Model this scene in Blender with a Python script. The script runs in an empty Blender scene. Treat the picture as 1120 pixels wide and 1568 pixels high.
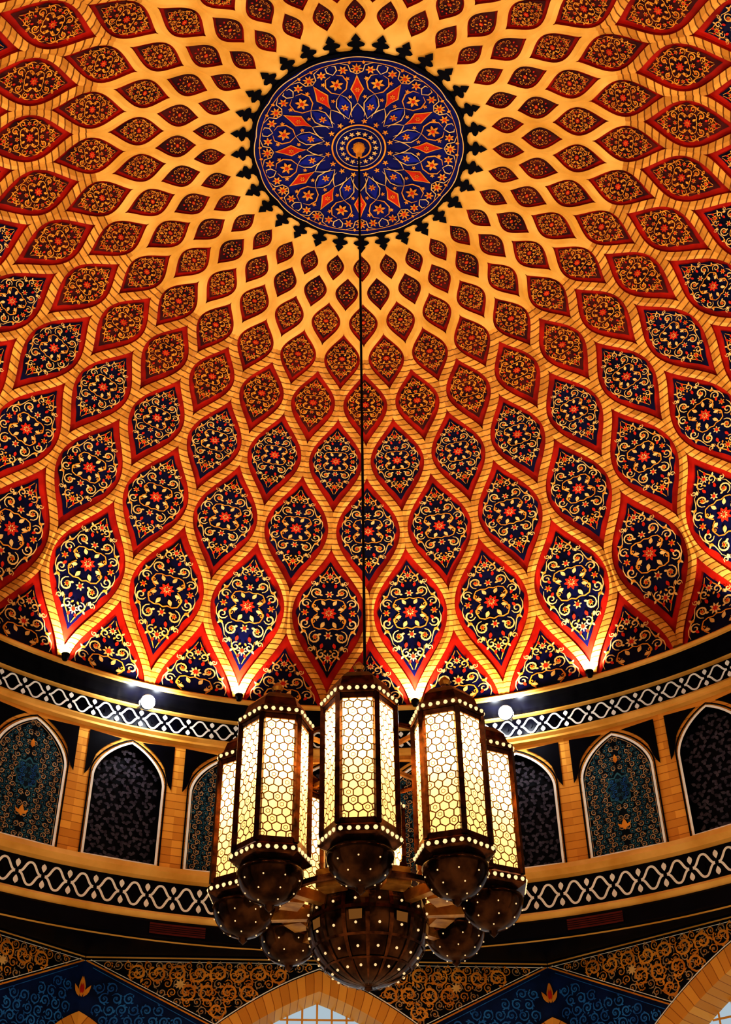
import bpy, math, random
from mathutils import Matrix, Vector
random.seed(4)
pi=math.pi
S=10.0; ZC=1.6
F=1858.0; TH=math.radians(37.95); D=1.367
ZR=1.302; HB=0.640
N=32; DL=2*pi/N
ROT=math.radians(0.75)
c_,s_=math.cos(TH),math.sin(TH)
sc=bpy.context.scene
sc.view_settings.view_transform='Standard'
for lk in ('High Contrast','Medium High Contrast','None'):
    try:
        sc.view_settings.look=lk; break
    except Exception: pass

# ---------------------------------------------------------------- materials
def nm(name):
    m=bpy.data.materials.new(name); m.use_nodes=True
    nt=m.node_tree; nt.nodes.clear()
    o=nt.nodes.new('ShaderNodeOutputMaterial')
    return m,nt,o
def N_(nt,t,**k):
    n=nt.nodes.new(t)
    for a,b in k.items(): setattr(n,a,b)
    return n
def mat(name,c1,c2=None,scale=3.0,rough=0.5,metal=0.0,spec=0.15,emis=None,es=0,detail=4):
    m,nt,o=nm(name)
    b=N_(nt,'ShaderNodeBsdfPrincipled')
    b.inputs['Roughness'].default_value=rough
    b.inputs['Metallic'].default_value=metal
    b.inputs['Specular IOR Level'].default_value=spec
    if c2 is None: c2=tuple(x*0.75 for x in c1)
    tc=N_(nt,'ShaderNodeTexCoord'); no=N_(nt,'ShaderNodeTexNoise')
    no.inputs['Scale'].default_value=scale; no.inputs['Detail'].default_value=detail
    r=N_(nt,'ShaderNodeValToRGB')
    r.color_ramp.elements[0].position=0.35; r.color_ramp.elements[1].position=0.65
    r.color_ramp.elements[0].color=(*c2,1); r.color_ramp.elements[1].color=(*c1,1)
    nt.links.new(tc.outputs['Object'],no.inputs['Vector'])
    nt.links.new(no.outputs['Fac'],r.inputs['Fac'])
    nt.links.new(r.outputs['Color'],b.inputs['Base Color'])
    if emis:
        b.inputs['Emission Color'].default_value=(*emis,1)
        mr=N_(nt,'ShaderNodeMapRange'); mr.inputs['From Min'].default_value=0.45; mr.inputs['From Max'].default_value=0.7; mr.inputs['To Max'].default_value=es
        nt.links.new(no.outputs['Fac'],mr.inputs['Value']); nt.links.new(mr.outputs[0],b.inputs['Emission Strength'])
    nt.links.new(b.outputs['BSDF'],o.inputs['Surface'])
    return m
def goldtile(name,c1,c2,freq,line=0.12,dark=0.45,rough=0.45):
    m,nt,o=nm(name)
    b=N_(nt,'ShaderNodeBsdfPrincipled'); b.inputs['Roughness'].default_value=rough
    b.inputs['Metallic'].default_value=0.1; b.inputs['Specular IOR Level'].default_value=0.2
    uv=N_(nt,'ShaderNodeUVMap'); sp=N_(nt,'ShaderNodeSeparateXYZ')
    nt.links.new(uv.outputs['UV'],sp.inputs[0])
    mu=N_(nt,'ShaderNodeMath',operation='MULTIPLY'); mu.inputs[1].default_value=freq
    fr=N_(nt,'ShaderNodeMath',operation='FRACT'); lt=N_(nt,'ShaderNodeMath',operation='LESS_THAN'); lt.inputs[1].default_value=line
    nt.links.new(sp.outputs['Y'],mu.inputs[0]); nt.links.new(mu.outputs[0],fr.inputs[0]); nt.links.new(fr.outputs[0],lt.inputs[0])
    fl=N_(nt,'ShaderNodeMath',operation='FLOOR'); nt.links.new(mu.outputs[0],fl.inputs[0])
    wn=N_(nt,'ShaderNodeTexWhiteNoise',noise_dimensions='2D')
    cb=N_(nt,'ShaderNodeCombineXYZ'); fx=N_(nt,'ShaderNodeMath',operation='FLOOR'); nt.links.new(sp.outputs['X'],fx.inputs[0])
    nt.links.new(fx.outputs[0],cb.inputs[0]); nt.links.new(fl.outputs[0],cb.inputs[1]); nt.links.new(cb.outputs[0],wn.inputs['Vector'])
    mx=N_(nt,'ShaderNodeMixRGB'); mx.inputs[1].default_value=(*c2,1); mx.inputs[2].default_value=(*c1,1)
    nt.links.new(wn.outputs['Value'],mx.inputs[0])
    m2=N_(nt,'ShaderNodeMixRGB'); m2.inputs[2].default_value=(c2[0]*dark,c2[1]*dark*0.8,c2[2]*dark*0.6,1)
    nt.links.new(lt.outputs[0],m2.inputs[0]); nt.links.new(mx.outputs[0],m2.inputs[1])
    nt.links.new(m2.outputs[0],b.inputs['Base Color']); nt.links.new(b.outputs['BSDF'],o.inputs['Surface'])
    return m
def emit(name,c,st):
    m,nt,o=nm(name); e=N_(nt,'ShaderNodeEmission'); e.inputs[0].default_value=(*c,1); e.inputs[1].default_value=st
    nt.links.new(e.outputs[0],o.inputs[0]); return m

G_STRAP=goldtile('gold_mosaic',(0.75,0.385,0.085),(0.47,0.205,0.034),8.0,line=0.18,dark=0.36)
G_PLAIN=mat('gold_plaster',(0.80,0.47,0.135),(0.62,0.32,0.06),scale=1.2)
G_WALL=goldtile('gold_wall_tile',(0.80,0.42,0.08),(0.60,0.27,0.042),6.0,line=0.08,dark=0.6)
RED=mat('red_tile',(0.46,0.018,0.005),(0.26,0.008,0.003),scale=2.5)
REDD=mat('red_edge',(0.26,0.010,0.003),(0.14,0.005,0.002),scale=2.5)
REDB=mat('red_glaze',(0.58,0.04,0.012),(0.42,0.02,0.006),scale=4)
NAVY=mat('navy_tile',(0.006,0.007,0.045),(0.002,0.002,0.014),scale=2,rough=0.35)
DARK=mat('maroon_tile',(0.095,0.012,0.008),(0.026,0.004,0.008),scale=2.5)
BLACK=mat('black_tile',(0.003,0.003,0.008),(0.001,0.001,0.003),scale=2,rough=0.35,spec=0.1)
CREAM=mat('cream_glaze',(0.78,0.53,0.22),(0.62,0.36,0.11),scale=3)
AMBER=mat('amber_glaze',(0.76,0.35,0.05),(0.52,0.19,0.02),scale=3)
WHITE=mat('white_glaze',(0.92,0.90,0.84),(0.82,0.79,0.72),scale=3)
BLUE=mat('blue_glaze',(0.012,0.022,0.30),(0.008,0.014,0.20),scale=3)
MNAVY=mat('medallion_navy',(0.007,0.010,0.150),(0.004,0.005,0.085),scale=2)
TEALBG=mat('teal_dark',(0.006,0.020,0.036),(0.003,0.008,0.016),scale=2)
TEAL=mat('teal_glaze',(0.045,0.17,0.23),(0.02,0.09,0.14),scale=4)
TAUPE=mat('taupe_glaze',(0.52,0.36,0.20),(0.34,0.21,0.10),scale=4)
TILEBLUE=mat('tile_blue_bg',(0.006,0.026,0.12),(0.003,0.012,0.055),scale=2)
SKYG=mat('sky_glaze',(0.04,0.22,0.56),(0.02,0.11,0.36),scale=4)
VENT=mat('vent_paint',(0.14,0.022,0.012),scale=5)
SCREEN=mat('window_screen',(0.004,0.004,0.008),(0.001,0.001,0.003),scale=6)
SCR2=mat('window_screen_lattice',(0.085,0.075,0.10),(0.035,0.03,0.045),scale=6)
BRONZE=mat('bronze',(0.15,0.052,0.018),(0.04,0.013,0.005),scale=9,rough=0.25,metal=0.9)
BOWLM=mat('pierced_bronze_bowl',(0.075,0.028,0.011),(0.018,0.007,0.003),scale=4,rough=0.15,metal=0.9,emis=(1.0,0.40,0.10),es=0.02)
BRASS=mat('aged_brass',(0.70,0.36,0.08),(0.36,0.15,0.03),scale=6,rough=0.3,metal=0.75)
CAME=mat('lead_came',(0.30,0.13,0.025),(0.20,0.075,0.012),scale=6,rough=0.5,metal=0.0)
BEAD=emit('bead_glow',(1.0,0.70,0.36),0.95)
DOT=emit('pierced_glow',(1.0,0.70,0.36),0.75)
PANE=emit('amber_pane',(1.0,0.45,0.12),0.16)
LAMPE=emit('lamp_lens',(0.92,0.97,1.0),45)
WIRE=mat('black_cable',(0.004,0.004,0.004),rough=0.6)

GL,nt,o=nm('lantern_glass')
tc=N_(nt,'ShaderNodeTexCoord'); no=N_(nt,'ShaderNodeTexNoise'); no.inputs['Scale'].default_value=5
nt.links.new(tc.outputs['Object'],no.inputs['Vector'])
mx=N_(nt,'ShaderNodeMixRGB'); mx.inputs[1].default_value=(1.0,0.73,0.30,1); mx.inputs[2].default_value=(1.0,0.81,0.42,1)
nt.links.new(no.outputs['Fac'],mx.inputs[0])
tr=N_(nt,'ShaderNodeBsdfTranslucent'); nt.links.new(mx.outputs[0],tr.inputs['Color'])
em=N_(nt,'ShaderNodeEmission'); nt.links.new(mx.outputs[0],em.inputs['Color']); em.inputs['Strength'].default_value=0.48
ad=N_(nt,'ShaderNodeAddShader'); nt.links.new(tr.outputs[0],ad.inputs[0]); nt.links.new(em.outputs[0],ad.inputs[1])
nt.links.new(ad.outputs[0],o.inputs[0])

# ---------------------------------------------------------------- mesh helper
class MB:
    def __init__(s,mats): s.v=[];s.f=[];s.m=[];s.u=[];s.mats=mats
    def poly(s,pts,m,uv=None):
        i=len(s.v); s.v.extend(pts); s.f.append(tuple(range(i,i+len(pts))))
        s.m.append(s.mats.index(m)); s.u.append(uv if uv else [(0,0)]*len(pts))
    def build(s,name,parent=None,smooth=False,merge=False):
        me=bpy.data.meshes.new(name); me.from_pydata([tuple(p) for p in s.v],[],s.f)
        for mm in s.mats: me.materials.append(mm)
        me.polygons.foreach_set('material_index',s.m)
        uvl=me.uv_layers.new(name='UVMap')
        flat=[]
        for u in s.u:
            for a in u: flat.extend(a)
        uvl.data.foreach_set('uv',flat)
        me.update()
        if merge:
            import bmesh
            bm=bmesh.new(); bm.from_mesh(me); bmesh.ops.remove_doubles(bm,verts=bm.verts,dist=1e-4); bm.to_mesh(me); bm.free()
        if smooth: me.polygons.foreach_set('use_smooth',[True]*len(me.polygons))
        ob=bpy.data.objects.new(name,me); sc.collection.objects.link(ob)
        if parent: ob.parent=parent
        return ob
def ribbon(mb,mp,pts,w,m,off,taper=False,closed=False):
    n=len(pts); L=[];R=[]
    for i,(x,y) in enumerate(pts):
        if closed: a=pts[(i-1)%n]; b=pts[(i+1)%n]
        else: a=pts[max(0,i-1)]; b=pts[min(n-1,i+1)]
        dx,dy=b[0]-a[0],b[1]-a[1]; l=math.hypot(dx,dy) or 1
        ww=w*0.5
        if taper: ww*= (0.25+0.75*math.sin(pi*min(1,0.08+0.92*i/(n-1))))
        L.append(mp(x-dy/l*ww,y+dx/l*ww,off)); R.append(mp(x+dy/l*ww,y-dx/l*ww,off))
    for i in range(n if closed else n-1):
        j=(i+1)%n; mb.poly([L[i],R[i],R[j],L[j]],m)
def flower(mb,mp,cx,cy,r,n,m,off,dep=0.25,rot=0,sx=1,sy=1):
    k=n*4; P=[]
    for i in range(k):
        a=2*pi*i/k; rr=r*(1-dep+dep*math.cos(n*a))
        x=rr*math.cos(a)*sx; y=rr*math.sin(a)*sy
        P.append(mp(cx+x*math.cos(rot)-y*math.sin(rot),cy+x*math.sin(rot)+y*math.cos(rot),off))
    mb.poly(P,m)
def leaf(mb,mp,cx,cy,l,w,ang,m,off):
    P=[]
    pr=[(0,0),(0.25,0.42),(0.5,0.5),(0.75,0.3),(1,0),(0.75,-0.3),(0.5,-0.5),(0.25,-0.42)]
    for a,b in pr:
        x=a*l;y=b*w
        P.append(mp(cx+x*math.cos(ang)-y*math.sin(ang),cy+x*math.sin(ang)+y*math.cos(ang),off))
    mb.poly(P,m)
def spiral(cx,cy,r,turns,a0,d=1,n=16,rin=0.2):
    return [(cx+(r*(1-(1-rin)*i/(n-1)))*math.cos(a0+d*2*pi*turns*i/(n-1)),cy+(r*(1-(1-rin)*i/(n-1)))*math.sin(a0+d*2*pi*turns*i/(n-1))) for i in range(n)]
def P3(x,y,h): return (x*S,y*S,ZC+h*S)

# ---------------------------------------------------------------- dome mapping
def prof(t): return math.sin(t), ZR+HB*math.cos(t)
def yproj(t):
    r,h=prof(t); Y=D+r
    return 784-F*(-Y*s_+h*c_)/(Y*c_+h*s_)
def solve(y):
    a,b=0.02,pi/2
    for _ in range(50):
        m=(a+b)/2
        if yproj(m)<y: a=m
        else: b=m
    return (a+b)/2
ys=[1084,944,812,704,618,551,494,446,406,373]
tr_=[solve(y) for y in ys]; tr_[0]=pi/2
import numpy as np
co=np.polyfit(range(len(tr_)),tr_,4)
corr=pi/2-np.polyval(co,0)
def tv(v): return float(np.polyval(co,v))+corr*max(0,1-v/3)
def dome(u,v,off=0.0,t=None):
    if t is None: t=tv(v)
    t=max(0.0,min(pi/2,t)); u=u+ROT
    r,h=prof(t)
    nx=-HB*math.sin(t)*1.0; nz=-1.0*math.cos(t)
    l=math.hypot(nx,nz); nx/=l;nz/=l
    o=off/S
    r2=r+nx*o; h2=h+nz*o
    return (r2*math.sin(u)*S,r2*math.cos(u)*S,ZC+h2*S)
KR=9
def HWk(v): return 0.0090+0.0004*min(1,max(0,(v-3)/5))
def cc(k,j): return (j+(0.5 if k%2==1 else 0.0))*DL
def rad(v): return math.sin(tv(v))
def halfw(k,s,extra=0.0):
    if k>=KR or abs(s)>=1: return 0.0
    v=max(0,k+s); r=rad(v)
    if k==1 and s<0: w=math.cos(pi*s*0.9)
    elif k==0: w=-math.cos(pi*(1-s)*0.9)
    else: w=math.cos(pi*s)
    base=DL*0.5*(0.5+0.5*w*(1.05-0.05*w*w))
    sl=0.80*math.sin(pi*abs(s))
    return base-(HWk(v)+extra)*math.sqrt(1+sl*sl)/r
ceil=bpy.data.objects.new('ceiling',None); sc.collection.objects.link(ceil)
mb=MB([G_PLAIN]); nu=256; nt_=60
for i in range(nt_):
    t0=pi/2*i/nt_; t1=pi/2*(i+1)/nt_
    for j in range(nu):
        a,b=2*pi*j/nu,2*pi*(j+1)/nu
        if i==0: mb.poly([dome(a,0,0,t0),dome(a,0,0,t1),dome(b,0,0,t1)],G_PLAIN)
        else: mb.poly([dome(a,0,0,t0),dome(a,0,0,t1),dome(b,0,0,t1),dome(b,0,0,t0)],G_PLAIN)
mb.build('dome_shell',ceil,smooth=True,merge=True)
mb=MB([G_STRAP,REDD,G_PLAIN]); ST=16; H1=0.07
arc=[0]
for i in range(1,KR*ST+1):
    a=dome(0,(i-1)/ST); b=dome(0,i/ST); arc.append(arc[-1]+math.dist(a,b))
for i in range(KR*ST):
    k=i//ST
    va,vb=i/ST,(i+1)/ST
    wa=(max(0,halfw(k,va-k)),max(0,halfw(k+1,va-k-1)))
    wb=(max(0,halfw(k,vb-k)),max(0,halfw(k+1,vb-k-1)))
    GM=G_STRAP if va<5 else G_PLAIN
    H2=H1+0.03*min(1,max(0,8.6-va))
    for j in range(N):
        c0=cc(k,j)
        for sg in (1,-1):
            c1=c0+sg*DL/2
            a0,a1=c0+sg*wa[0],c1-sg*wa[1]
            b0,b1=c0+sg*wb[0],c1-sg*wb[1]
            am,bm_=(a0+a1)/2,(b0+b1)/2
            q=j*2+(sg>0)
            mb.poly([dome(a0,va,H1),dome(am,va,H2),dome(bm_,vb,H2),dome(b0,vb,H1)],GM,[(q,arc[i]),(q+.4,arc[i]),(q+.4,arc[i+1]),(q,arc[i+1])])
            mb.poly([dome(am,va,H2),dome(a1,va,H1),dome(b1,vb,H1),dome(bm_,vb,H2)],GM,[(q+.4,arc[i]),(q+.8,arc[i]),(q+.8,arc[i+1]),(q+.4,arc[i+1])])
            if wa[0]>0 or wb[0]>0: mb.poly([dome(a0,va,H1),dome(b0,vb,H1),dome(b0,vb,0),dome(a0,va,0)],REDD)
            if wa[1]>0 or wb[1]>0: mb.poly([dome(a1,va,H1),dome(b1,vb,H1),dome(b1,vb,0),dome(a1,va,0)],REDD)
t9=tv(KR); ti=math.asin(0.185)
for j in range(128):
    a,b=2*pi*j/128,2*pi*(j+1)/128
    for i in range(3):
        q0=t9+(ti-t9)*i/3; q1=t9+(ti-t9)*(i+1)/3
        mb.poly([dome(a,0,H1,q0),dome(b,0,H1,q0),dome(b,0,H1,q1),dome(a,0,H1,q1)],G_PLAIN)
mb.build('strap_lattice',ceil)
mats=[RED,NAVY,DARK,CREAM,AMBER,REDB,BLUE]
mbf=MB(mats); mbo=MB(mats)
def border(k): return 0.0088 if k<=1 else (0.0074 if k<=4 else (0.0042 if k<=6 else 0.0022))
TIP=0.92
def inner(k,s):
    s2=s/TIP
    if abs(s2)>=1: return 0
    w=halfw(k,s2,border(k))
    return w*(0.955+0.045*math.cos(10*pi*s))
def fill(k,j,fn,m,off,nc=6,nr=24):
    def rng(sg):
        a,b=0.0,1.0
        for _ in range(30):
            c=(a+b)/2
            if fn(k,sg*c)>0: a=c
            else: b=c
        return a
    hi=rng(1); lo=-rng(-1) if k>0 else 0.0
    c0=cc(k,j)
    for i in range(nr):
        sa=lo+(hi-lo)*i/nr; sb=lo+(hi-lo)*(i+1)/nr
        wa=max(0,fn(k,sa)); wb=max(0,fn(k,sb))
        for q in range(nc):
            f0=-1+2*q/nc; f1=-1+2*(q+1)/nc
            mbf.poly([dome(c0+f0*wa,k+sa,off),dome(c0+f1*wa,k+sa,off),dome(c0+f1*wb,k+sb,off),dome(c0+f0*wb,k+sb,off)],m)
def motif(k,j):
    c0=cc(k,j)
    h0=inner(k,0)/(DL/2)
    def ext(sg):
        a=0.0;b=1.0
        for _ in range(25):
            c=(a+b)/2
            if inner(k,sg*c)>0:a=c
            else:b=c
        return a
    m=h0/0.80; mq=ext(1)*2/1.56; mn=ext(-1)*2/1.56 if k==1 else mq
    half=(k==0)
    def mp(p,q,off):
        if half: return dome(c0+p*m*DL/2,max(0,q*mq/2),off)
        return dome(c0+p*m*DL/2,k+max(-0.999,q*(mq if q>0 else mn)/2),off)
    O1,O2,O3=0.045,0.052,0.06
    base=CREAM if k<4 else AMBER
    alt=AMBER
    lod=k>=7
    sgy=(1,) if half else (1,-1)
    for sx in (1,-1):
        for sy in sgy:
            def mm(p,q,off,sx=sx,sy=sy): return mp(p*sx,q*sy,off)
            W=0.042 if k<4 else 0.050
            if not lod:
                ribbon(mbo,mm,spiral(0.31,0.60,0.16,1.35,-pi/2,1,n=16),W,base,O1,True)
                ribbon(mbo,mm,spiral(0.56,0.27,0.13,1.3,pi*0.9,-1,n=14),W,base,O1,True)
                ribbon(mbo,mm,spiral(0.16,1.0,0.11,1.2,-pi*0.6,1,n=12),W,base,O1,True)
                ribbon(mbo,mm,spiral(0.40,0.90,0.07,1.2,pi*0.2,-1,n=9),W*0.8,base,O1,True)
                ribbon(mbo,mm,spiral(0.36,0.20,0.08,1.2,pi,1,n=10),W*0.8,alt,O1+0.002,True)
                ribbon(mbo,mm,[(0.0,0.42),(0.10,0.38),(0.22,0.40),(0.34,0.36),(0.40,0.24),(0.36,0.10),(0.27,0.02)],W*0.7,alt,O1)
                ribbon(mbo,mm,[(0.70,0.04),(0.73,0.16),(0.71,0.28),(0.62,0.42),(0.52,0.52),(0.48,0.64),(0.45,0.76),(0.36,0.84)],W*0.7,base,O1,True)
                ribbon(mbo,mm,[(0.02,1.40),(0.07,1.28),(0.12,1.18),(0.20,1.08),(0.26,0.96),(0.27,0.84)],W*0.7,alt,O1,True)
                flower(mbo,mm,0.31,0.60,0.075,6,alt,O2,0.3); flower(mbo,mm,0.31,0.60,0.030,5,REDB,O3,0.1)
                for (x,y,l,an,mt) in ((0.34,0.80,.13,1.9,base),(0.52,0.48,.13,-0.3,alt),(0.13,0.74,.15,1.3,REDB),(0.10,0.22,.18,1.05,base),(0.22,0.09,.16,0.35,base),
                    (0.48,0.12,.13,0.9,REDB),(0.16,0.52,.10,0.2,base),(0.22,1.06,.10,0.9,base),(0.04,0.90,.09,0.9,alt),(0.60,0.46,.09,0.9,base),(0.06,1.16,.12,1.2,REDB)):
                    leaf(mbo,mm,x,y,l,l*0.55,an,mt,O2)
            else:
                ribbon(mbo,mm,spiral(0.32,0.58,0.20,1.1,-pi/2,1,n=10),W,base,O1,True)
                ribbon(mbo,mm,spiral(0.5,0.2,0.14,1.0,pi*0.9,-1,n=8),W,base,O1,True)
                leaf(mbo,mm,0.12,0.85,0.22,0.11,1.2,REDB,O2)
                leaf(mbo,mm,0.12,0.2,0.22,0.11,0.8,base,O2)
    if half:
        flower(mbo,mp,0,0.55,0.15,8,CREAM,O2); flower(mbo,mp,0,0.55,0.08,6,REDB,O3)
        flower(mbo,mp,0,1.1,0.10,8,CREAM,O2); flower(mbo,mp,0,1.1,0.05,6,REDB,O3)
    else:
        flower(mbo,mp,0,0,0.19,8,REDB,O2,0.2); flower(mbo,mp,0,0,0.10,8,base,O3,0.3)
        flower(mbo,mp,0,0,0.045,6,REDB,O3+0.008,0.1)
        for q in (0.84,-0.84):
            flower(mbo,mp,0,q*0.66,0.11,6,base,O2,0.3); flower(mbo,mp,0,q*0.66,0.05,5,REDB,O3,0.1)
            if not lod:
                flower(mbo,mp,0,q*1.3,0.12,8,alt if k!=1 else CREAM,O2,0.3); flower(mbo,mp,0,q*1.3,0.05,6,REDB,O3,0.1)
        for p in (0.58,-0.58):
            flower(mbo,mp,p,0,0.10,6,alt,O2,0.3); flower(mbo,mp,p,0,0.045,5,REDB,O3,0.1)
for k in range(KR):
    for j in range(N):
        fill(k,j,lambda k,s:halfw(k,s),RED,0.012,nr=20)
        fill(k,j,inner,NAVY if k<4 else DARK,0.028,nr=40)
        motif(k,j)
mbf.build('cell_fields',ceil)
mbo.build('cell_arabesque',ceil)

# ---------------------------------------------------------------- medallion
MM=[MNAVY,AMBER,CREAM,REDB,BLUE,BLACK,G_PLAIN]
mb=MB(MM)
def mp(x,y,off):
    r=math.hypot(x,y); u=math.atan2(x,y); return dome(u,0,off,math.asin(min(1,r)))
def pol(r,a): return (r*math.sin(a),r*math.cos(a))
R1=0.203; nn=128
rings=[0,0.04,0.08,0.12,0.165,R1]
for i in range(5):
    for j in range(nn):
        a,b=2*pi*j/nn,2*pi*(j+1)/nn
        q=[mp(*pol(rings[i],a),0.12),mp(*pol(rings[i+1],a),0.12),mp(*pol(rings[i+1],b),0.12),mp(*pol(rings[i],b),0.12)]
        mb.poly(q[:3] if i==0 else q,MNAVY)
for j in range(nn):
    a,b=2*pi*j/nn,2*pi*(j+1)/nn
    mb.poly([mp(*pol(R1,a),0.12),mp(*pol(R1,b),0.12),mp(*pol(R1,b),0.0),mp(*pol(R1,a),0.0)],BLACK)
def ringr(r,w,m,off,amp=0,n=0,ph=0,k=192):
    ribbon(mb,mp,[pol(r+amp*abs(math.cos(n*pi*i/k+ph)),2*pi*i/k) for i in range(k)],w,m,off,closed=True)
ringr(0.1995,0.0070,BLACK,0.124)
for j in range(N):
    a=2*pi*j/N
    def q(r,x): return (r*math.sin(a)+x*math.cos(a), r*math.cos(a)-x*math.sin(a))
    sh=[(0.198,0.0196),(0.2040,0.0120),(0.2075,0.0065),(0.2120,0.0055),(0.2140,0.0135),(0.2185,0.0160),(0.2225,0.0115),(0.2250,0.0055),(0.2285,0.0085),(0.2325,0.0055),(0.2405,0.0)]
    P=[q(r,x) for r,x in sh]+[q(r,-x) for r,x in sh[-2::-1]]
    mb.poly([mp(x,y,0.095) for x,y in P],BLACK)
OO=0.145
ringr(0.1930,0.0018,CREAM,OO,0.003,16)
ringr(0.186,0.0014,AMBER,OO)
n12=12
def kite(r0,r1,rm,w,a,m,off):
    def q(r,x): return (r*math.sin(a)+x*math.cos(a), r*math.cos(a)-x*math.sin(a))
    P=[q(r0,0),q((r0+rm)/2,w*0.35),q(rm,w),q((r1+rm)/2,w*0.45),q(r1,0),q((r1+rm)/2,-w*0.45),q(rm,-w),q((r0+rm)/2,-w*0.35)]
    mb.poly([mp(x,y,off) for x,y in P],m)
def ribp(pl,a,w,m,off=OO,mir=True):
    for sg in ((1,-1) if mir else (1,)):
        pts=[(r*math.sin(a)+sg*x*math.cos(a), r*math.cos(a)-sg*x*math.sin(a)) for r,x in pl]
        ribbon(mb,mp,pts,w,m,off,True)
def fl(r,x,a,rad_,n,m,lv=1,dep=0.3):
    flower(mb,mp,r*math.sin(a)+x*math.cos(a), r*math.cos(a)-x*math.sin(a),rad_,n,m,OO+0.008*lv,dep,rot=-a)
for j in range(n12):
    a=2*pi*j/n12; b=a+pi/n12
    kite(0.098,0.158,0.127,0.0125,a,AMBER,OO-0.01); kite(0.102,0.153,0.127,0.0098,a,REDB,OO-0.004)
    fl(0.127,0,a,0.0055,6,AMBER,1); fl(0.127,0,a,0.0025,5,REDB,2)
    ribp([(0.098,0),(0.088,0.008),(0.077,0.013),(0.068,0.011)],a,0.0022,CREAM)
    kite(0.068,0.120,0.094,0.0125,b,BLUE,OO-0.01)
    ribp([(0.066,0),(0.082,0.010),(0.098,0.0140),(0.112,0.009),(0.121,0)],b,0.0020,CREAM)
    fl(0.092,0,b,0.0080,6,AMBER,1); fl(0.092,0,b,0.003,5,REDB,2)
    fl(0.143,0,b,0.0130,6,AMBER,1); fl(0.143,0,b,0.0050,5,REDB,2)
    ribp([(0.121,0),(0.129,0.014),(0.143,0.0205),(0.158,0.016),(0.163,0.005)],b,0.0026,AMBER)
    ribp([(0.164,0),(0.172,0.009),(0.181,0.009),(0.183,0.003)],b,0.0024,CREAM)
    fl(0.172,0,a,0.0115,8,AMBER,1); fl(0.172,0,a,0.0045,5,REDB,2)
    for sg in (1,-1):
        fl(0.169,sg*0.0245,a,0.0095,6,AMBER,1); fl(0.169,sg*0.0245,a,0.0038,5,REDB,2)
        fl(0.151,sg*0.0170,a,0.0048,5,AMBER,1)
        fl(0.112,sg*0.0135,a,0.0045,5,AMBER,1)
        x_,y_=pol(0.181,a+sg*0.07); leaf(mb,mp,x_,y_,0.008,0.005,pi/2-a,AMBER,OO)
    ribp([(0.160,0.0),(0.166,0.011),(0.179,0.015),(0.183,0.030)],a,0.0022,CREAM)
ringr(0.050,0.0030,AMBER,OO); ringr(0.042,0.0013,CREAM,OO); ringr(0.022,0.003,AMBER,OO)
for j in range(16):
    a=2*pi*j/16
    fl(0.032,0,a,0.0055,5,CREAM,1,0.35)
    fl(0.060,0,a+pi/16,0.0062,5,AMBER,1,0.35)
fl(0,0,0,0.014,8,AMBER,1)
mb.build('medallion',ceil)
def revolve(mbx,pr,m,n=32,cx=0,cy=0,ph=0):
    for i in range(len(pr)-1):
        for j in range(n):
            a,b=2*pi*j/n+ph,2*pi*(j+1)/n+ph
            (r0,z0),(r1,z1)=pr[i],pr[i+1]
            P=[(cx+r0*math.sin(a),cy+r0*math.cos(a),z0),(cx+r0*math.sin(b),cy+r0*math.cos(b),z0),(cx+r1*math.sin(b),cy+r1*math.cos(b),z1),(cx+r1*math.sin(a),cy+r1*math.cos(a),z1)]
            if r0<1e-6: P=[P[0],P[2],P[3]]
            elif r1<1e-6: P=[P[0],P[1],P[2]]
            mbx.poly(P,m)
apz=ZC+(ZR+HB)*S
mb=MB([AMBER]); revolve(mb,[(0,apz-0.45),(0.04,apz-0.42),(0.06,apz-0.36),(0.03,apz-0.31),(0.08,apz-0.24),(0.11,apz-0.18),(0.11,apz-0.05)],AMBER,16)
mb.build('ceiling_boss',ceil,True)

# ---------------------------------------------------------------- drum
RD=1.074
def cyl(R0):
    def f(x,z,off):
        r=R0*S-off; return (r*math.sin(x),r*math.cos(x),ZC+z*S)
    return f
CY=cyl(RD)
def ringband(mbx,prof_,m,nu=128):
    for i in range(len(prof_)-1):
        (r0,z0),(r1,z1)=prof_[i],prof_[i+1]
        for j in range(nu):
            a,b=2*pi*j/nu,2*pi*(j+1)/nu
            mbx.poly([P3(r0*math.sin(a),r0*math.cos(a),z0),P3(r0*math.sin(b),r0*math.cos(b),z0),P3(r1*math.sin(b),r1*math.cos(b),z1),P3(r1*math.sin(a),r1*math.cos(a),z1)],m,
              [(j*2,z0*S),(j*2+2,z0*S),(j*2+2,z1*S),(j*2,z1*S)])
WT,WB,WS,WA=1.214,0.937,1.110,1.199
WW=math.radians(4.16); PH=DL/2
def zarch(x):
    q=min(1,abs(x)/WW); return WS+(WA-WS)*(0.66*math.sqrt(max(0,1-q*q))+0.34*(1-q))
drum=MB([G_WALL,BLACK,G_PLAIN,WHITE])
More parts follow.
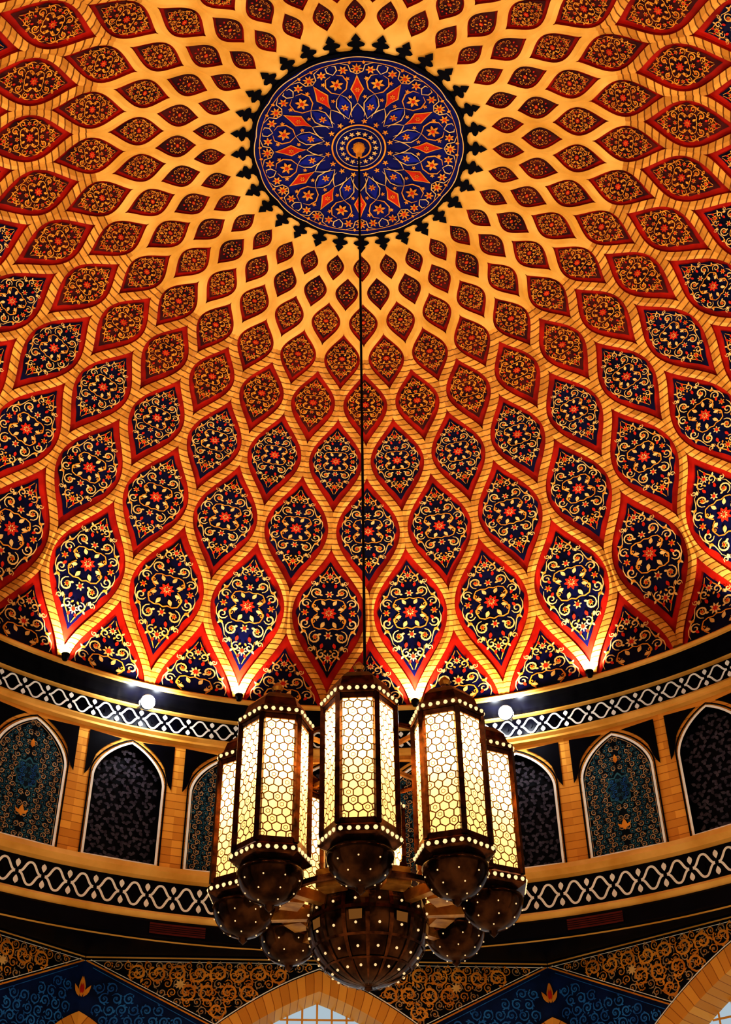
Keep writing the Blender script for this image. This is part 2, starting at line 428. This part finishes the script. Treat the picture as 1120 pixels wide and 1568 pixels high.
for j in range(N):
    cx=(j+0.5)*DL+ROT
    xs=[-PH,-PH+0.008,-WW]+[WW*math.sin(pi/2*(i/10)) for i in range(-9,10)]+[WW,PH-0.008,PH]
    for a,b in zip(xs[:-1],xs[1:]):
        ins=abs((a+b)/2)<WW
        za=zarch(a) if ins else WB; zb=zarch(b) if ins else WB
        if ins and abs(abs(a)-WW)<1e-6: za=WS
        if ins and abs(abs(b)-WW)<1e-6: zb=WS
        drum.poly([CY(cx+a,za,0),CY(cx+b,zb,0),CY(cx+b,WT,0),CY(cx+a,WT,0)],G_WALL,[(j*9+0.1,za*S),(j*9+0.1,zb*S),(j*9+.9,WT*S),(j*9+.9,WT*S)])
    for sg in (1,-1):
        P=[]
        for i in range(9):
            x=WW*1.05-(WW*1.05-0.020)*i/8
            P.append((x,min(WT-0.010,zarch(x/1.05)+0.013+0.004*(1-i/8))))
        x0=PH-0.011
        outl=[(x0,WT-0.008),(x0,WS-0.004),(WW*1.11,WS+0.006)]+P
        drum.poly([CY(cx+sg*x,z,0.02) for x,z in outl],BLACK)
def outline(shr=0.0,n=14):
    w=WW-shr
    pts=[(-w,WB+shr),(-w,WS)]
    for i in range(-n+1,n):
        q=math.sin(pi/2*i/n); pts.append((w*q,zarch(WW*q)-shr*1.2))
    pts+=[(w,WS),(w,WB+shr)]
    return pts
ringband(drum,[(RD,0.82),(RD,WB)],BLACK)
ringband(drum,[(RD,WT),(RD,1.30)],BLACK)
drum.build('wall_drum')
trim=MB([G_PLAIN,BLACK,WHITE])
ringband(trim,[(1.0,ZR+0.001),(0.994,ZR-0.001),(0.991,ZR-0.005),(0.994,ZR-0.010),(1.0,ZR-0.011)],G_PLAIN)
ringband(trim,[(1.0,ZR-0.011),(1.02,ZR-0.012),(1.05,ZR-0.015),(1.066,1.284),(RD,1.283)],BLACK)
ringband(trim,[(1.068,1.287),(1.064,1.285),(1.064,1.281),(RD,1.280)],G_PLAIN)
trim.build('trim_1')
trim=MB([G_PLAIN,BLACK,WHITE])
ringband(trim,[(RD,1.233),(RD-.012,1.232),(RD-.015,1.227),(RD-.010,1.221),(RD-.010,1.216),(RD,1.213)],G_PLAIN)
ringband(trim,[(RD,WB+0.002),(RD-.015,WB-0.001),(RD-.018,WB-0.012),(RD-.010,WB-0.022),(RD,WB-0.026)],G_PLAIN)
trim.build('trim_2')
trim=MB([G_PLAIN,BLACK,WHITE,VENT])
RF=1.058
ringband(trim,[(RD,0.847),(RF+.004,0.846),(RF-.004,0.839),(RF+.002,0.832),(RF+.004,0.830)],G_PLAIN)
ringband(trim,[(RF+.004,0.830),(RF,0.825),(RF,0.797)],BLACK)
ringband(trim,[(RF,0.797),(1.40,0.797)],BLACK)
ringband(trim,[(1.074,0.7955),(1.083,0.7955)],G_PLAIN)
V=cyl(RF)
for k in range(16):
    a0=math.radians(-20.5+22.5*k); w=math.radians(3.0)
    for i in range(6):
        x0=a0-w+2*w*i/6; x1=x0+2*w/6
        trim.poly([V(x0,0.801,0.03),V(x1,0.801,0.03),V(x1,0.822,0.03),V(x0,0.822,0.03)],VENT)
    for zz in (0.805,0.809,0.813,0.817):
        ribbon(trim,V,[(a0-w+2*w*i/6,zz) for i in range(7)],0.0012,BLACK,0.045)
trim.build('trim_3')
lat=MB([WHITE,BLACK])
def lattice(z0,z1,cnt,wd):
    zc=(z0+z1)/2; amp=(z1-z0)/2*0.86; per=2*pi/cnt
    for j in range(cnt):
        c=j*per
        for sg in (1,-1):
            pts=[]
            for i in range(17):
                q=-1+2*i/16
                yv=(1-abs(q)); yv=yv-0.15*math.sin(2*pi*yv)
                pts.append((c+q*per/2*0.86,zc+sg*amp*(yv*0.92+0.02)))
            ribbon(lat,CY,pts,wd,WHITE,0.03)
        for sg in (1,-1):
            leaf(lat,CY,c+per/2,zc+sg*amp*1.05,amp*0.75,per*0.20,-sg*pi/2,WHITE,0.032)
        leaf(lat,CY,c,zc-amp*0.32,amp*0.64,per*0.10,pi/2,BLACK,0.031)
lattice(1.236,1.279,128,0.0040)
lattice(0.852,0.906,128,0.0046)
lat.build('lattice_frieze')

def arabesque(mb,mp,region,x0,x1,z0,z1,step,mats_,w,off,sym=False,seed=1):
    rnd=random.Random(seed); row=0; z=z0
    while z<z1:
        x=x0+(step/2 if row%2 else 0)
        i=0
        while x<x1:
            if region(x,z,step*0.42):
                d=1 if (i+row)%2 else -1
                r=step*0.47
                m=mats_[(i+row)%2]
                for sx in ([1,-1] if sym else [1]):
                    def mm(a,b,o,sx=sx): return mp(a*sx,b,o)
                    ribbon(mb,mm,spiral(x,z,r,1.35,pi/2*(row%4)+(0.6 if d>0 else 2.2),d,n=16,rin=0.22),w,m,off,True)
                    flower(mb,mm,x,z,step*0.14,5,mats_[(i+row+1)%2],off+0.008,0.35)
                    for q in range(3):
                        a=rnd.random()*6.28
                        leaf(mb,mm,x+r*0.75*math.cos(a),z+r*0.75*math.sin(a),step*0.28,step*0.13,a+d*1.2,m,off+0.004)
            x+=step; i+=1
        z+=step*0.86; row+=1
def make_window(kind):
    mb=MB([WHITE,BLACK,G_PLAIN,SCREEN,SCR2,TEALBG,TEAL,TAUPE,AMBER,SKYG,G_WALL])
    O=outline(0)
    ribbon(mb,CY,outline(0.0022),0.0048,WHITE,0.03); ribbon(mb,CY,[(-WW,WB+0.003),(WW,WB+0.003)],0.0048,WHITE,0.03)
    ribbon(mb,CY,outline(-0.0035),0.0030,BLACK,0.02)
    dep=-0.20 if kind=='screen' else -0.06
    for (a,b) in zip(O[:-1],O[1:]):
        mb.poly([CY(a[0],a[1],0),CY(b[0],b[1],0),CY(b[0],b[1],dep),CY(a[0],a[1],dep)],BLACK)
    mb.poly([CY(-WW,WB,0),CY(WW,WB,0),CY(WW,WB,dep),CY(-WW,WB,dep)],BLACK)
    bg=SCREEN if kind=='screen' else TEALBG
    mb.poly([CY(x,z,dep) for x,z in O],bg)
    def reg(x,z,m):
        return abs(x)<WW-m*1.0-0.004 and z>WB+m+0.004 and z<zarch(min(WW,abs(x)+m*0.8))-m*0.9-0.004
    if kind=='screen':
        rnd=random.Random(5); st=0.0190; z=WB+0.014; row=0
        while z<WA:
            x=-0.076+(st/2 if row%2 else 0)
            while x<0.07:
                xx=x+rnd.uniform(-.003,.003); z2=z+rnd.uniform(-.002,.002)
                if reg(xx,z2,0.005):
                    for q in range(3):
                        leaf(mb,CY,xx,z2,0.0100*rnd.uniform(.6,1.25),0.0068,rnd.random()*1.4+q*2.1,SCR2,dep+0.08)
                x+=st
            z+=st*0.8; row+=1
    else:
        cz=1.075
        def reg2(x,z,m): return reg(x,z,m) and (x*x/0.024**2+(z-cz)**2/0.032**2>1.0) and x>=-0.001
        arabesque(mb,CY,reg2,0.0060,WW,WB+0.011,WA,0.0125,[TAUPE,TEAL],0.0020,dep+0.08,sym=True)
        ribbon(mb,CY,outline(0.007),0.0014,TAUPE,dep+0.08)
        flower(mb,CY,0,cz,0.028,8,TEAL,dep+0.085,0.12,sy=1.25); flower(mb,CY,0,cz,0.024,8,TEALBG,dep+0.09,0.12,sy=1.25)
        arabesque(mb,CY,lambda x,z,m:(x*x/0.022**2+(z-cz)**2/0.028**2<0.8),0.004,0.03,cz-.03,cz+.03,0.009,[TEAL,SKYG],0.0014,dep+0.095,sym=True)
        leaf(mb,CY,0,0.985,0.024,0.011,pi/2,AMBER,dep+0.10); leaf(mb,CY,0,1.13,0.020,0.009,pi/2,AMBER,dep+0.10)
        for sg in (1,-1): leaf(mb,CY,sg*0.003,0.99,0.014,0.006,pi/2-sg*0.8,AMBER,dep+0.10)
    return mb
wobs={}
for kind in ('screen','panel'): wobs[kind]=make_window(kind)
first={}
for j in range(N):
    kind='panel' if j%2==0 else 'screen'
    nme='window_%d'%(j+1)
    if kind not in first:
        ob=wobs[kind].build(nme); first[kind]=ob.data
    else:
        ob=bpy.data.objects.new(nme,first[kind]); sc.collection.objects.link(ob)
    ob.rotation_euler=(0,0,-(j+0.5)*DL-ROT)

# ---------------------------------------------------------------- octagon walls
RO=1.221; AP=math.cos(pi/8)*RO; HX=math.sin(pi/8)*RO; ZO=0.797
names=['wall_north','wall_northeast','wall_east','wall_west','wall_northwest']
angs=[-5.0,40.0,85.0,-95.0,-50.0]
GLASS=emit('skylight_glass',(0.62,0.74,0.82),0.55)
def zo(x): x=abs(x); return 0.7724-0.35*x-0.93*x*x
def zi(x): x=abs(x); return 0.7320-0.35*x-1.0*x*x
XI,XO=0.350,0.392
def diag(x): return 0.788-(HX-abs(x))*0.475
XD=0.203
for nme,an in zip(names,angs):
    A=math.radians(an)
    def pm(x,z,off,A=A):
        r=AP-off/S
        return P3(r*math.sin(A)+x*math.cos(A), r*math.cos(A)-x*math.sin(A), z)
    mb=MB([TILEBLUE,BLACK,G_WALL,G_PLAIN,AMBER,SKYG,WHITE,GLASS,CREAM,REDB,TAUPE])
    n=40; xs=[-HX+2*HX*i/n for i in range(n+1)]+[-XI,XI]; xs.sort()
    for a,b in zip(xs[:-1],xs[1:]):
        if b-a<1e-6: continue
        m_=(a+b)/2; ins=abs(m_)<XI
        za=zi(a) if ins else -0.16; zb=zi(b) if ins else -0.16
        mb.poly([pm(a,za,0),pm(b,zb,0),pm(b,ZO,0),pm(a,ZO,0)],TILEBLUE)
        la=max(zo(a),diag(a)); lb=max(zo(b),diag(b))
        mb.poly([pm(a,min(ZO-.003,la),0.02),pm(b,min(ZO-.003,lb),0.02),pm(b,ZO-.003,0.02),pm(a,ZO-.003,0.02)],BLACK)
    k=30
    inn=[(-XI,-0.16)]+[(-XI+2*XI*i/k,zi(-XI+2*XI*i/k)) for i in range(k+1)]+[(XI,-0.16)]
    out=[(-XO,-0.16)]+[(-XO+2*XO*i/k,zo(-XO+2*XO*i/k)) for i in range(k+1)]+[(XO,-0.16)]
    L=0
    for i in range(len(inn)-1):
        dl=math.hypot(inn[i+1][0]-inn[i][0],inn[i+1][1]-inn[i][1])*S
        mb.poly([pm(*inn[i],0.06),pm(*out[i],0.06),pm(*out[i+1],0.06),pm(*inn[i+1],0.06)],G_WALL,[(0.1,L),(.9,L),(.9,L+dl),(.1,L+dl)])
        mb.poly([pm(*inn[i],0.06),pm(*inn[i+1],0.06),pm(*inn[i+1],-0.8),pm(*inn[i],-0.8)],G_WALL,[(3.1,L),(3.1,L+dl),(3.9,L+dl),(3.9,L)])
        mb.poly([pm(*out[i],0.06),pm(*out[i+1],0.06),pm(*out[i+1],0),pm(*out[i],0)],G_WALL)
        L+=dl
    ribbon(mb,pm,[(x,z+0.004) for x,z in out[1:-1]],0.0022,WHITE,0.04)
    for i in range(k):
        a,b=-XI+2*XI*i/k,-XI+2*XI*(i+1)/k
        mb.poly([pm(a,-0.16,-0.8),pm(b,-0.16,-0.8),pm(b,zi(b)+.02,-0.8),pm(a,zi(a)+.02,-0.8)],GLASS)
    for i in range(-11,12):
        x=i*0.03
        ribbon(mb,pm,[(x,-0.16),(x,zi(x))],0.004,G_PLAIN,-0.75)
    for i in range(31):
        z=-0.14+i*0.028
        xm=XI
        while xm>0 and zi(xm)<z: xm-=0.005
        if xm>0.01: ribbon(mb,pm,[(-xm,z),(xm,z)],0.004,G_PLAIN,-0.76)
    for zz,w,mm_ in ((ZO-.004,0.003,G_PLAIN),(ZO-.011,0.0013,WHITE)):
        ribbon(mb,pm,[(-HX+0.002,zz),(HX-0.002,zz)],w,mm_,0.03)
    for sg in (1,-1):
        ribbon(mb,pm,[(sg*(HX-0.004),diag(HX-0.004)),(sg*XD,diag(XD))],0.0030,AMBER,0.035)
        ribbon(mb,pm,[(sg*(HX-0.012),diag(HX-0.012)+0.0055),(sg*(XD-.01),diag(XD-.01)+0.006)],0.0014,WHITE,0.035)
        ribbon(mb,pm,[(sg*(HX-0.018),diag(HX-0.004)-0.014),(sg*(XD+.016),diag(XD)-0.004)],0.0014,SKYG,0.035)
        P=[];Q=[]
        for i in range(9):
            d_=0.095*i/8
            P.append((sg*(HX-d_),0.690-0.45*d_-3.6*d_*d_)); Q.append((sg*(HX-max(0,d_-0.022)) ,0.660-0.45*d_-3.6*d_*d_))
        for i in range(8): mb.poly([pm(*P[i],0.05),pm(*P[i+1],0.05),pm(*Q[i+1],0.05),pm(*Q[i],0.05)],G_WALL,[(.1,i*.1),(.1,i*.1+.1),(.9,i*.1+.1),(.9,i*.1)])
        leaf(mb,pm,sg*(HX-0.003),0.716,0.040,0.012,pi/2,AMBER,0.04)
        leaf(mb,pm,sg*(HX-0.006),0.716,0.026,0.009,pi/2+0.55*sg,AMBER,0.045)
        leaf(mb,pm,sg*(HX-0.004),0.722,0.020,0.006,pi/2,REDB,0.055)
    def rb(x,z,m): 
        return abs(x)<HX-m and z<ZO-0.0125-m and z>zo(x)+m*1.15+0.003 and z>diag(x)+m*1.15+0.003
    arabesque(mb,pm,lambda x,z,m:rb(x,z,m) and x>=0,0.020,HX,0.66,ZO,0.040,[AMBER,AMBER],0.0050,0.035,sym=True,seed=3)
    arabesque(mb,pm,lambda x,z,m:rb(x,z,m*0.7) and x>=0,0.0,HX,0.675,ZO,0.020,[TAUPE,AMBER],0.0022,0.03,sym=True,seed=7)
    def rb2(x,z,m):
        return abs(x)<HX-0.022-m*0.3 and z<diag(x)-0.010-m and z>zo(x)+m+0.004 and z>0.3
    arabesque(mb,pm,lambda x,z,m:rb2(x,z,m) and x>=0,0.18,HX,0.30,ZO,0.024,[SKYG,SKYG],0.0032,0.03,sym=True,seed=9)
    flower(mb,pm,0.275,0.742,0.011,8,CREAM,0.05);flower(mb,pm,-0.275,0.742,0.011,8,CREAM,0.05)
    mb.build(nme)

# ---------------------------------------------------------------- chandelier
ch=bpy.data.objects.new('chandelier',None); sc.collection.objects.link(ch)
def ico(mbx,c,r,m):
    n=6
    pr=[(0,-r),(r*0.7,-r*0.7),(r,0),(r*0.7,r*0.7),(0,r)]
    for i in range(4):
        for j in range(n):
            a,b=2*pi*j/n,2*pi*(j+1)/n
            P=[(c[0]+pr[i][0]*math.cos(a),c[1]+pr[i][0]*math.sin(a),c[2]+pr[i][1]),(c[0]+pr[i][0]*math.cos(b),c[1]+pr[i][0]*math.sin(b),c[2]+pr[i][1]),
               (c[0]+pr[i+1][0]*math.cos(b),c[1]+pr[i+1][0]*math.sin(b),c[2]+pr[i+1][1]),(c[0]+pr[i+1][0]*math.cos(a),c[1]+pr[i+1][0]*math.sin(a),c[2]+pr[i+1][1])]
            if i==0: P=[P[0],P[2],P[3]]
            if i==3: P=[P[0],P[1],P[2]]
            mbx.poly(P,m)
def box(mbx,c,sx,sy,sz,m,rot=0):
    C=[]
    for dz in (-sz/2,sz/2):
        for dx,dy in ((-sx/2,-sy/2),(sx/2,-sy/2),(sx/2,sy/2),(-sx/2,sy/2)):
            C.append((c[0]+dx*math.cos(rot)-dy*math.sin(rot),c[1]+dx*math.sin(rot)+dy*math.cos(rot),c[2]+dz))
    for f in ((0,3,2,1),(4,5,6,7),(0,1,5,4),(1,2,6,5),(2,3,7,6),(3,0,4,7)): mbx.poly([C[i] for i in f],m)
RH=0.400; ZB=5.20; ZT=6.73
lm=MB([BRONZE,GL,BEAD,BRASS,DOT,CAME])
hx=lambda r,k:(r*math.sin(pi/6+k*pi/3),r*math.cos(pi/6+k*pi/3))
rnd=random.Random(11); jit={}
def hv(x,z):
    key=(round(x,3),round(z,3))
    if key not in jit: jit[key]=(x+rnd.uniform(-.007,.007),z+rnd.uniform(-.007,.007))
    return jit[key]
for k in range(6):
    a=hx(RH,k); b=hx(RH,k+1)
    lm.poly([(a[0],a[1],ZB),(b[0],b[1],ZB),(b[0],b[1],ZT),(a[0],a[1],ZT)],GL)
    mid=((a[0]+b[0])/2,(a[1]+b[1])/2); ml=math.hypot(*mid); tx=((b[0]-a[0])/RH,(b[1]-a[1])/RH); nx=(mid[0]/ml,mid[1]/ml)
    def pmap(x,z,off): 
        x=max(-RH/2,min(RH/2,x)); z=max(ZB,min(ZT,z))
        return (mid[0]+tx[0]*x+nx[0]*off,mid[1]+tx[1]*x+nx[1]*off,z)
    sd=0.058; dxh=sd*math.sqrt(3); dzh=sd*1.5
    jit={}; done=set()
    rows=int((ZT-ZB)/dzh)+2
    for rI in range(rows):
        for cI in range(-3,4):
            hcx=cI*dxh+(dxh/2 if rI%2 else 0); hcz=ZB+rI*dzh
            if abs(hcx)>RH/2+dxh/2: continue
            vv=[(hcx+sd*math.sin(pi/3*i),hcz+sd*math.cos(pi/3*i)) for i in range(6)]
            for i in range(6):
                p0,p1=vv[i],vv[(i+1)%6]
                ky=tuple(sorted(((round(p0[0],2),round(p0[1],2)),(round(p1[0],2),round(p1[1],2)))))
                if ky in done: continue
                done.add(ky)
                if max(abs(p0[0]),abs(p1[0]))>RH/2+0.03 or min(p0[1],p1[1])<ZB or max(p0[1],p1[1])>ZT: continue
                ribbon(lm,pmap,[hv(*p0),hv(*p1)],0.014,CAME,0.006)
            if (rI+2*cI)%3==0 and abs(hcx)<RH/2-0.04 and ZB+0.06<hcz<ZT-0.06:
                for i in range(6):
                    ribbon(lm,pmap,[(hcx+0.024*math.sin(pi/3*i),hcz+0.024*math.cos(pi/3*i)),(hcx+0.024*math.sin(pi/3*(i+1)),hcz+0.024*math.cos(pi/3*(i+1)))],0.007,CAME,0.006)
    p=hx(RH+0.010,k); box(lm,(p[0],p[1],(ZB+ZT)/2),0.060,0.060,ZT-ZB,BRONZE,-(pi/6+k*pi/3))
    for zz in (ZB+0.03,ZT-0.03):
        mxx,myy=(a[0]+b[0])/2*1.02,(a[1]+b[1])/2*1.02
        box(lm,(mxx,myy,zz),RH,0.03,0.06,BRONZE,math.atan2(b[1]-a[1],b[0]-a[0]))
ph6=pi/6
revolve(lm,[(RH-0.02,ZB),(RH+0.03,ZB-0.005),(RH+0.035,ZB-0.025),(RH+0.055,ZB-0.035),(RH+0.055,ZB-0.10),(RH+0.02,ZB-0.12),(RH-0.08,ZB-0.16),(0.30,ZB-0.19)],BRONZE,6,ph=ph6)
revolve(lm,[(RH-0.02,ZT),(RH+0.03,ZT+0.005),(RH+0.045,ZT+0.02),(RH+0.045,ZT+0.09),(RH+0.01,ZT+0.11),(RH-0.02,ZT+0.14),(RH-0.06,ZT+0.26),(RH-0.16,ZT+0.36),(RH-0.28,ZT+0.42),(0.05,ZT+0.45),(0.05,ZT+0.50)],BRONZE,6,ph=ph6)
for rr,zz in ((RH+0.055,ZB-0.068),(RH+0.045,ZT+0.055)):
    for k in range(6):
        a=hx(rr,k); b=hx(rr,k+1)
        for i in range(5):
            q=(i+0.5)/5; ico(lm,(a[0]+(b[0]-a[0])*q,a[1]+(b[1]-a[1])*q,zz),0.026,BEAD)
lant=lm.build('lantern_1',ch)
bw=MB([BOWLM,DOT,BRASS])
BR=0.36
pr=[(0.31,ZB-0.17),(BR,ZB-0.19),(BR+.005,ZB-0.22)]+[(BR*math.cos(a),ZB-0.22-0.34*math.sin(a)) for a in [pi/2*i/10 for i in range(1,10)]]+[(0.045,ZB-0.57),(0.05,ZB-0.59),(0.0,ZB-0.64)]
revolve(bw,pr,BOWLM,32)
bow=bw.build('bowl_1',ch,True,merge=True)
dt=MB([DOT,BRONZE,BRASS])
for el,cnt in ((0.35,9),(0.75,7),(1.15,4)):
    for i in range(cnt):
        a=2*pi*(i+(0.5 if el==0.75 else 0))/cnt
        ico(dt,((BR+.002)*math.cos(el)*math.sin(a),(BR+.002)*math.cos(el)*math.cos(a),ZB-0.22-0.342*math.sin(el)),0.010,DOT)
revolve(dt,[(0.05,ZT+0.49),(0.075,ZT+0.53),(0.05,ZT+0.57),(0.0,ZT+0.62)],BRASS,12)
dto=dt.build('bowl_studs_1',ch)
RR=1.41
for k in range(8):
    az=math.radians(182.8+45*k)
    x,y=RR*math.sin(az),RR*math.cos(az)
    if k==0: obs=[lant,bow,dto]
    else:
        obs=[]
        for src,nmz in ((lant,'lantern'),(bow,'bowl'),(dto,'bowl_studs')):
            o2=bpy.data.objects.new('%s_%d'%(nmz,k+1),src.data); sc.collection.objects.link(o2); o2.parent=ch; obs.append(o2)
    for o2 in obs:
        o2.location=(x,y,ZC); o2.rotation_euler=(0,0,-az)
    ld=bpy.data.lights.new('lantern_bulb_%d'%(k+1),'POINT'); ld.energy=33; ld.color=(1.0,0.88,0.62); ld.shadow_soft_size=0.07
    lo=bpy.data.objects.new('lantern_bulb_%d'%(k+1),ld); sc.collection.objects.link(lo); lo.parent=ch; lo.location=(x,y,ZC+ZT-0.36)
cb=MB([BOWLM,BRASS,DOT,BEAD])
zc0=ZC+4.72; Rb=0.68
pr=[(0.42,zc0+0.42),(0.60,zc0+0.36),(0.67,zc0+0.28),(0.65,zc0+0.24)]+[(Rb*math.cos(a),zc0-Rb*0.96*math.sin(a)) for a in [-0.35+ (pi/2+0.28)*i/16 for i in range(17)]]+[(0.04,zc0-0.665),(0.05,zc0-0.68),(0.0,zc0-0.71)]
revolve(cb,pr,BOWLM,48)
cb.build('central_bowl',ch,True,merge=True)
cs=MB([BRONZE,BRASS,DOT,BEAD,PANE])
def gs(a,e,sx,rr):
    x=(Rb+rr)*math.cos(e); z=zc0-(Rb*0.96+rr)*math.sin(e)
    return (x*math.sin(a)+sx*math.cos(a),x*math.cos(a)-sx*math.sin(a),z)
for k in range(16):
    a=2*pi*k/16; w=0.024
    pts=[(-0.35+(pi/2+0.2)*i/12) for i in range(13)]
    for p,q in zip(pts[:-1],pts[1:]):
        ww=lambda e: w*max(0.15,math.cos(e))
        cs.poly([gs(a,p,-ww(p),0.014),gs(a,p,ww(p),0.014),gs(a,q,ww(q),0.014),gs(a,q,-ww(q),0.014)],BRONZE)
    aa=a+pi/16
    for e in (-0.15,0.25,0.62,0.95):
        ico(cs,gs(aa,e,0,0.006),0.016,DOT)
    if k%2==0:
        cs.poly([gs(aa,0.04,-0.075,0.004),gs(aa,0.04,0.075,0.004),gs(aa,0.20,0.070,0.004),gs(aa,0.20,-0.070,0.004)],PANE)
    aa=a
    def g2(da,rr,z): return (rr*math.sin(aa+da),rr*math.cos(aa+da),z)
    hw_=0.13
    for (d0,d1,z0,z1) in ((-hw_,hw_,0.36,0.44),(-hw_*0.45,hw_*0.45,0.44,0.52),(-hw_*0.8,hw_*0.8,0.52,0.58),(-hw_*0.3,hw_*0.3,0.58,0.66)):
        cs.poly([g2(d0,0.56,zc0+z0),g2(d1,0.56,zc0+z0),g2(d1,0.60,zc0+z1),g2(d0,0.60,zc0+z1)],BRONZE)
for e,hh in ((-0.02,0.03),(0.42,0.022),(0.80,0.018)):
    revolve(cs,[((Rb+.016)*math.cos(e-hh),zc0-(Rb*.96+.016)*math.sin(e-hh)),((Rb+.016)*math.cos(e+hh),zc0-(Rb*.96+.016)*math.sin(e+hh))],BRONZE,48)
revolve(cs,[(0.30,zc0+0.40),(0.36,zc0+0.5),(0.36,zc0+0.70),(0.28,zc0+0.76)],BEAD,16)
revolve(cs,[(0.28,zc0+0.74),(0.12,zc0+0.84),(0.10,zc0+2.1),(0.25,zc0+2.2),(0.25,zc0+2.3),(0.12,zc0+2.4),(0.08,zc0+2.6),(0.03,zc0+2.8)],BRASS,16)
for k in range(8):
    az=math.radians(182.8+45*k); rot=-az+pi/2
    for zz,h,l0,l1 in ((ZC+ZB-0.32,0.12,0.50,1.12),(ZC+ZT+0.06,0.05,0.2,1.0)):
        rm=(l0+l1)/2
        box(cs,(rm*math.sin(az),rm*math.cos(az),zz),l1-l0,0.10 if h>0.1 else 0.04,h,BRASS,rot)
    az2=az+pi/8
    box(cs,(0.90*math.sin(az2),0.90*math.cos(az2),zc0+0.24),0.22,0.28,0.20,BRASS,-az2+pi/2)
    box(cs,(0.70*math.sin(az2),0.70*math.cos(az2),zc0+0.28),0.36,0.07,0.07,BRONZE,-az2+pi/2)
def torus(mbx,R,r,z,m,n=48,k=8):
    revolve(mbx,[(R+r*math.cos(2*pi*i/k),z+r*math.sin(2*pi*i/k)) for i in range(k+1)],m,n)
torus(cs,RR-0.36,0.04,ZC+ZB-0.26,BRONZE)
torus(cs,1.0,0.03,ZC+ZT+0.05,BRONZE)
cs.build('central_body',ch)
wr=MB([WIRE]); revolve(wr,[(0.019,zc0+2.7),(0.019,apz-0.3)],WIRE,8); wr.build('suspension_cable',ch)

# ---------------------------------------------------------------- fixtures + lights
um=None
for k in range(16):
    a=math.radians(5.625+22.5*k)+ROT
    if um is None:
        mb=MB([BLACK,LAMPE])
        revolve(mb,[(0,-0.10),(0.05,-0.09),(0.08,-0.02),(0.09,0.05),(0.08,0.06)],BLACK,16); revolve(mb,[(0.08,0.05),(0,0.05)],LAMPE,16)
        ob=mb.build('uplight'); um=ob.data
    else:
        ob=bpy.data.objects.new('uplight',um); sc.collection.objects.link(ob)
    ob.location=P3(0.979*math.sin(a),0.979*math.cos(a),ZR-0.004)
    ld=bpy.data.lights.new('uplight_lamp','SPOT'); ld.energy=520; ld.color=(0.95,0.96,0.96); ld.spot_size=math.radians(110); ld.spot_blend=1; ld.shadow_soft_size=0.05
    lo=bpy.data.objects.new('uplight_lamp',ld); sc.collection.objects.link(lo); lo.parent=ob
    lo.location=(0,0,0.08)
    lo.rotation_euler=(-Vector((math.sin(a)*0.35,math.cos(a)*0.35,1))).to_track_quat('Z','Y').to_euler()
fm=None
for k in range(8):
    a=math.radians(-28.125+45*k)+ROT
    if fm is None:
        mb=MB([BLACK,LAMPE]) 
        revolve(mb,[(0,-0.26),(0.10,-0.24),(0.16,-0.05),(0.17,0.05),(0.155,0.07)],BLACK,20); revolve(mb,[(0.155,0.05),(0.14,0.11),(0.08,0.15),(0,0.17)],LAMPE,20)
        box(mb,(0,0,-0.45),0.05,0.05,0.5,BLACK)
        ob=mb.build('floodlight'); fm=ob.data
    else:
        ob=bpy.data.objects.new('floodlight',fm); sc.collection.objects.link(ob)
    ob.location=P3(0.995*math.sin(a),0.995*math.cos(a),1.255)
    ob.rotation_euler=Vector((-math.sin(a)*0.95,-math.cos(a)*0.95,-0.25)).to_track_quat('Z','Y').to_euler()
    ld=bpy.data.lights.new('floodlight_lamp','SPOT'); ld.energy=600; ld.color=(1.0,0.86,0.64); ld.spot_size=math.radians(140); ld.spot_blend=0.8; ld.shadow_soft_size=0.15
    lo=bpy.data.objects.new('floodlight_lamp',ld); sc.collection.objects.link(lo)
    lo.parent=ob; lo.location=(0,0,0.30)
    q=(Vector((math.sin(a)*0.35,math.cos(a)*0.35,-1))).to_track_quat('Z','Y')
    lo.rotation_euler=(ob.rotation_euler.to_quaternion().inverted()@q).to_euler()
    for sgn in (1,-1):
        lp=bpy.data.lights.new('floodlight_spill','POINT'); lp.energy=45; lp.color=(0.88,0.95,1.0); lp.shadow_soft_size=0.08
        l2=bpy.data.objects.new('floodlight_spill',lp); sc.collection.objects.link(l2); l2.parent=ob; l2.location=(0.28*sgn,0.0,-0.30)
w=bpy.data.worlds.new('hall_ambient'); sc.world=w; w.use_nodes=True
w.node_tree.nodes['Background'].inputs[0].default_value=(1.0,0.80,0.54,1); w.node_tree.nodes['Background'].inputs[1].default_value=0.68

# ---------------------------------------------------------------- camera
cd=bpy.data.cameras.new('camera'); cam=bpy.data.objects.new('camera',cd); sc.collection.objects.link(cam)
cd.sensor_fit='VERTICAL'; cd.sensor_height=36; cd.lens=36*F/1568
cam.matrix_world=Matrix.Translation((0,-D*S,ZC))@Matrix.Rotation(math.radians(-0.15),4,'Z')@Matrix.Rotation(pi/2+TH,4,'X')@Matrix.Rotation(math.radians(-0.75),4,'Z')
cd.clip_end=200
sc.camera=cam
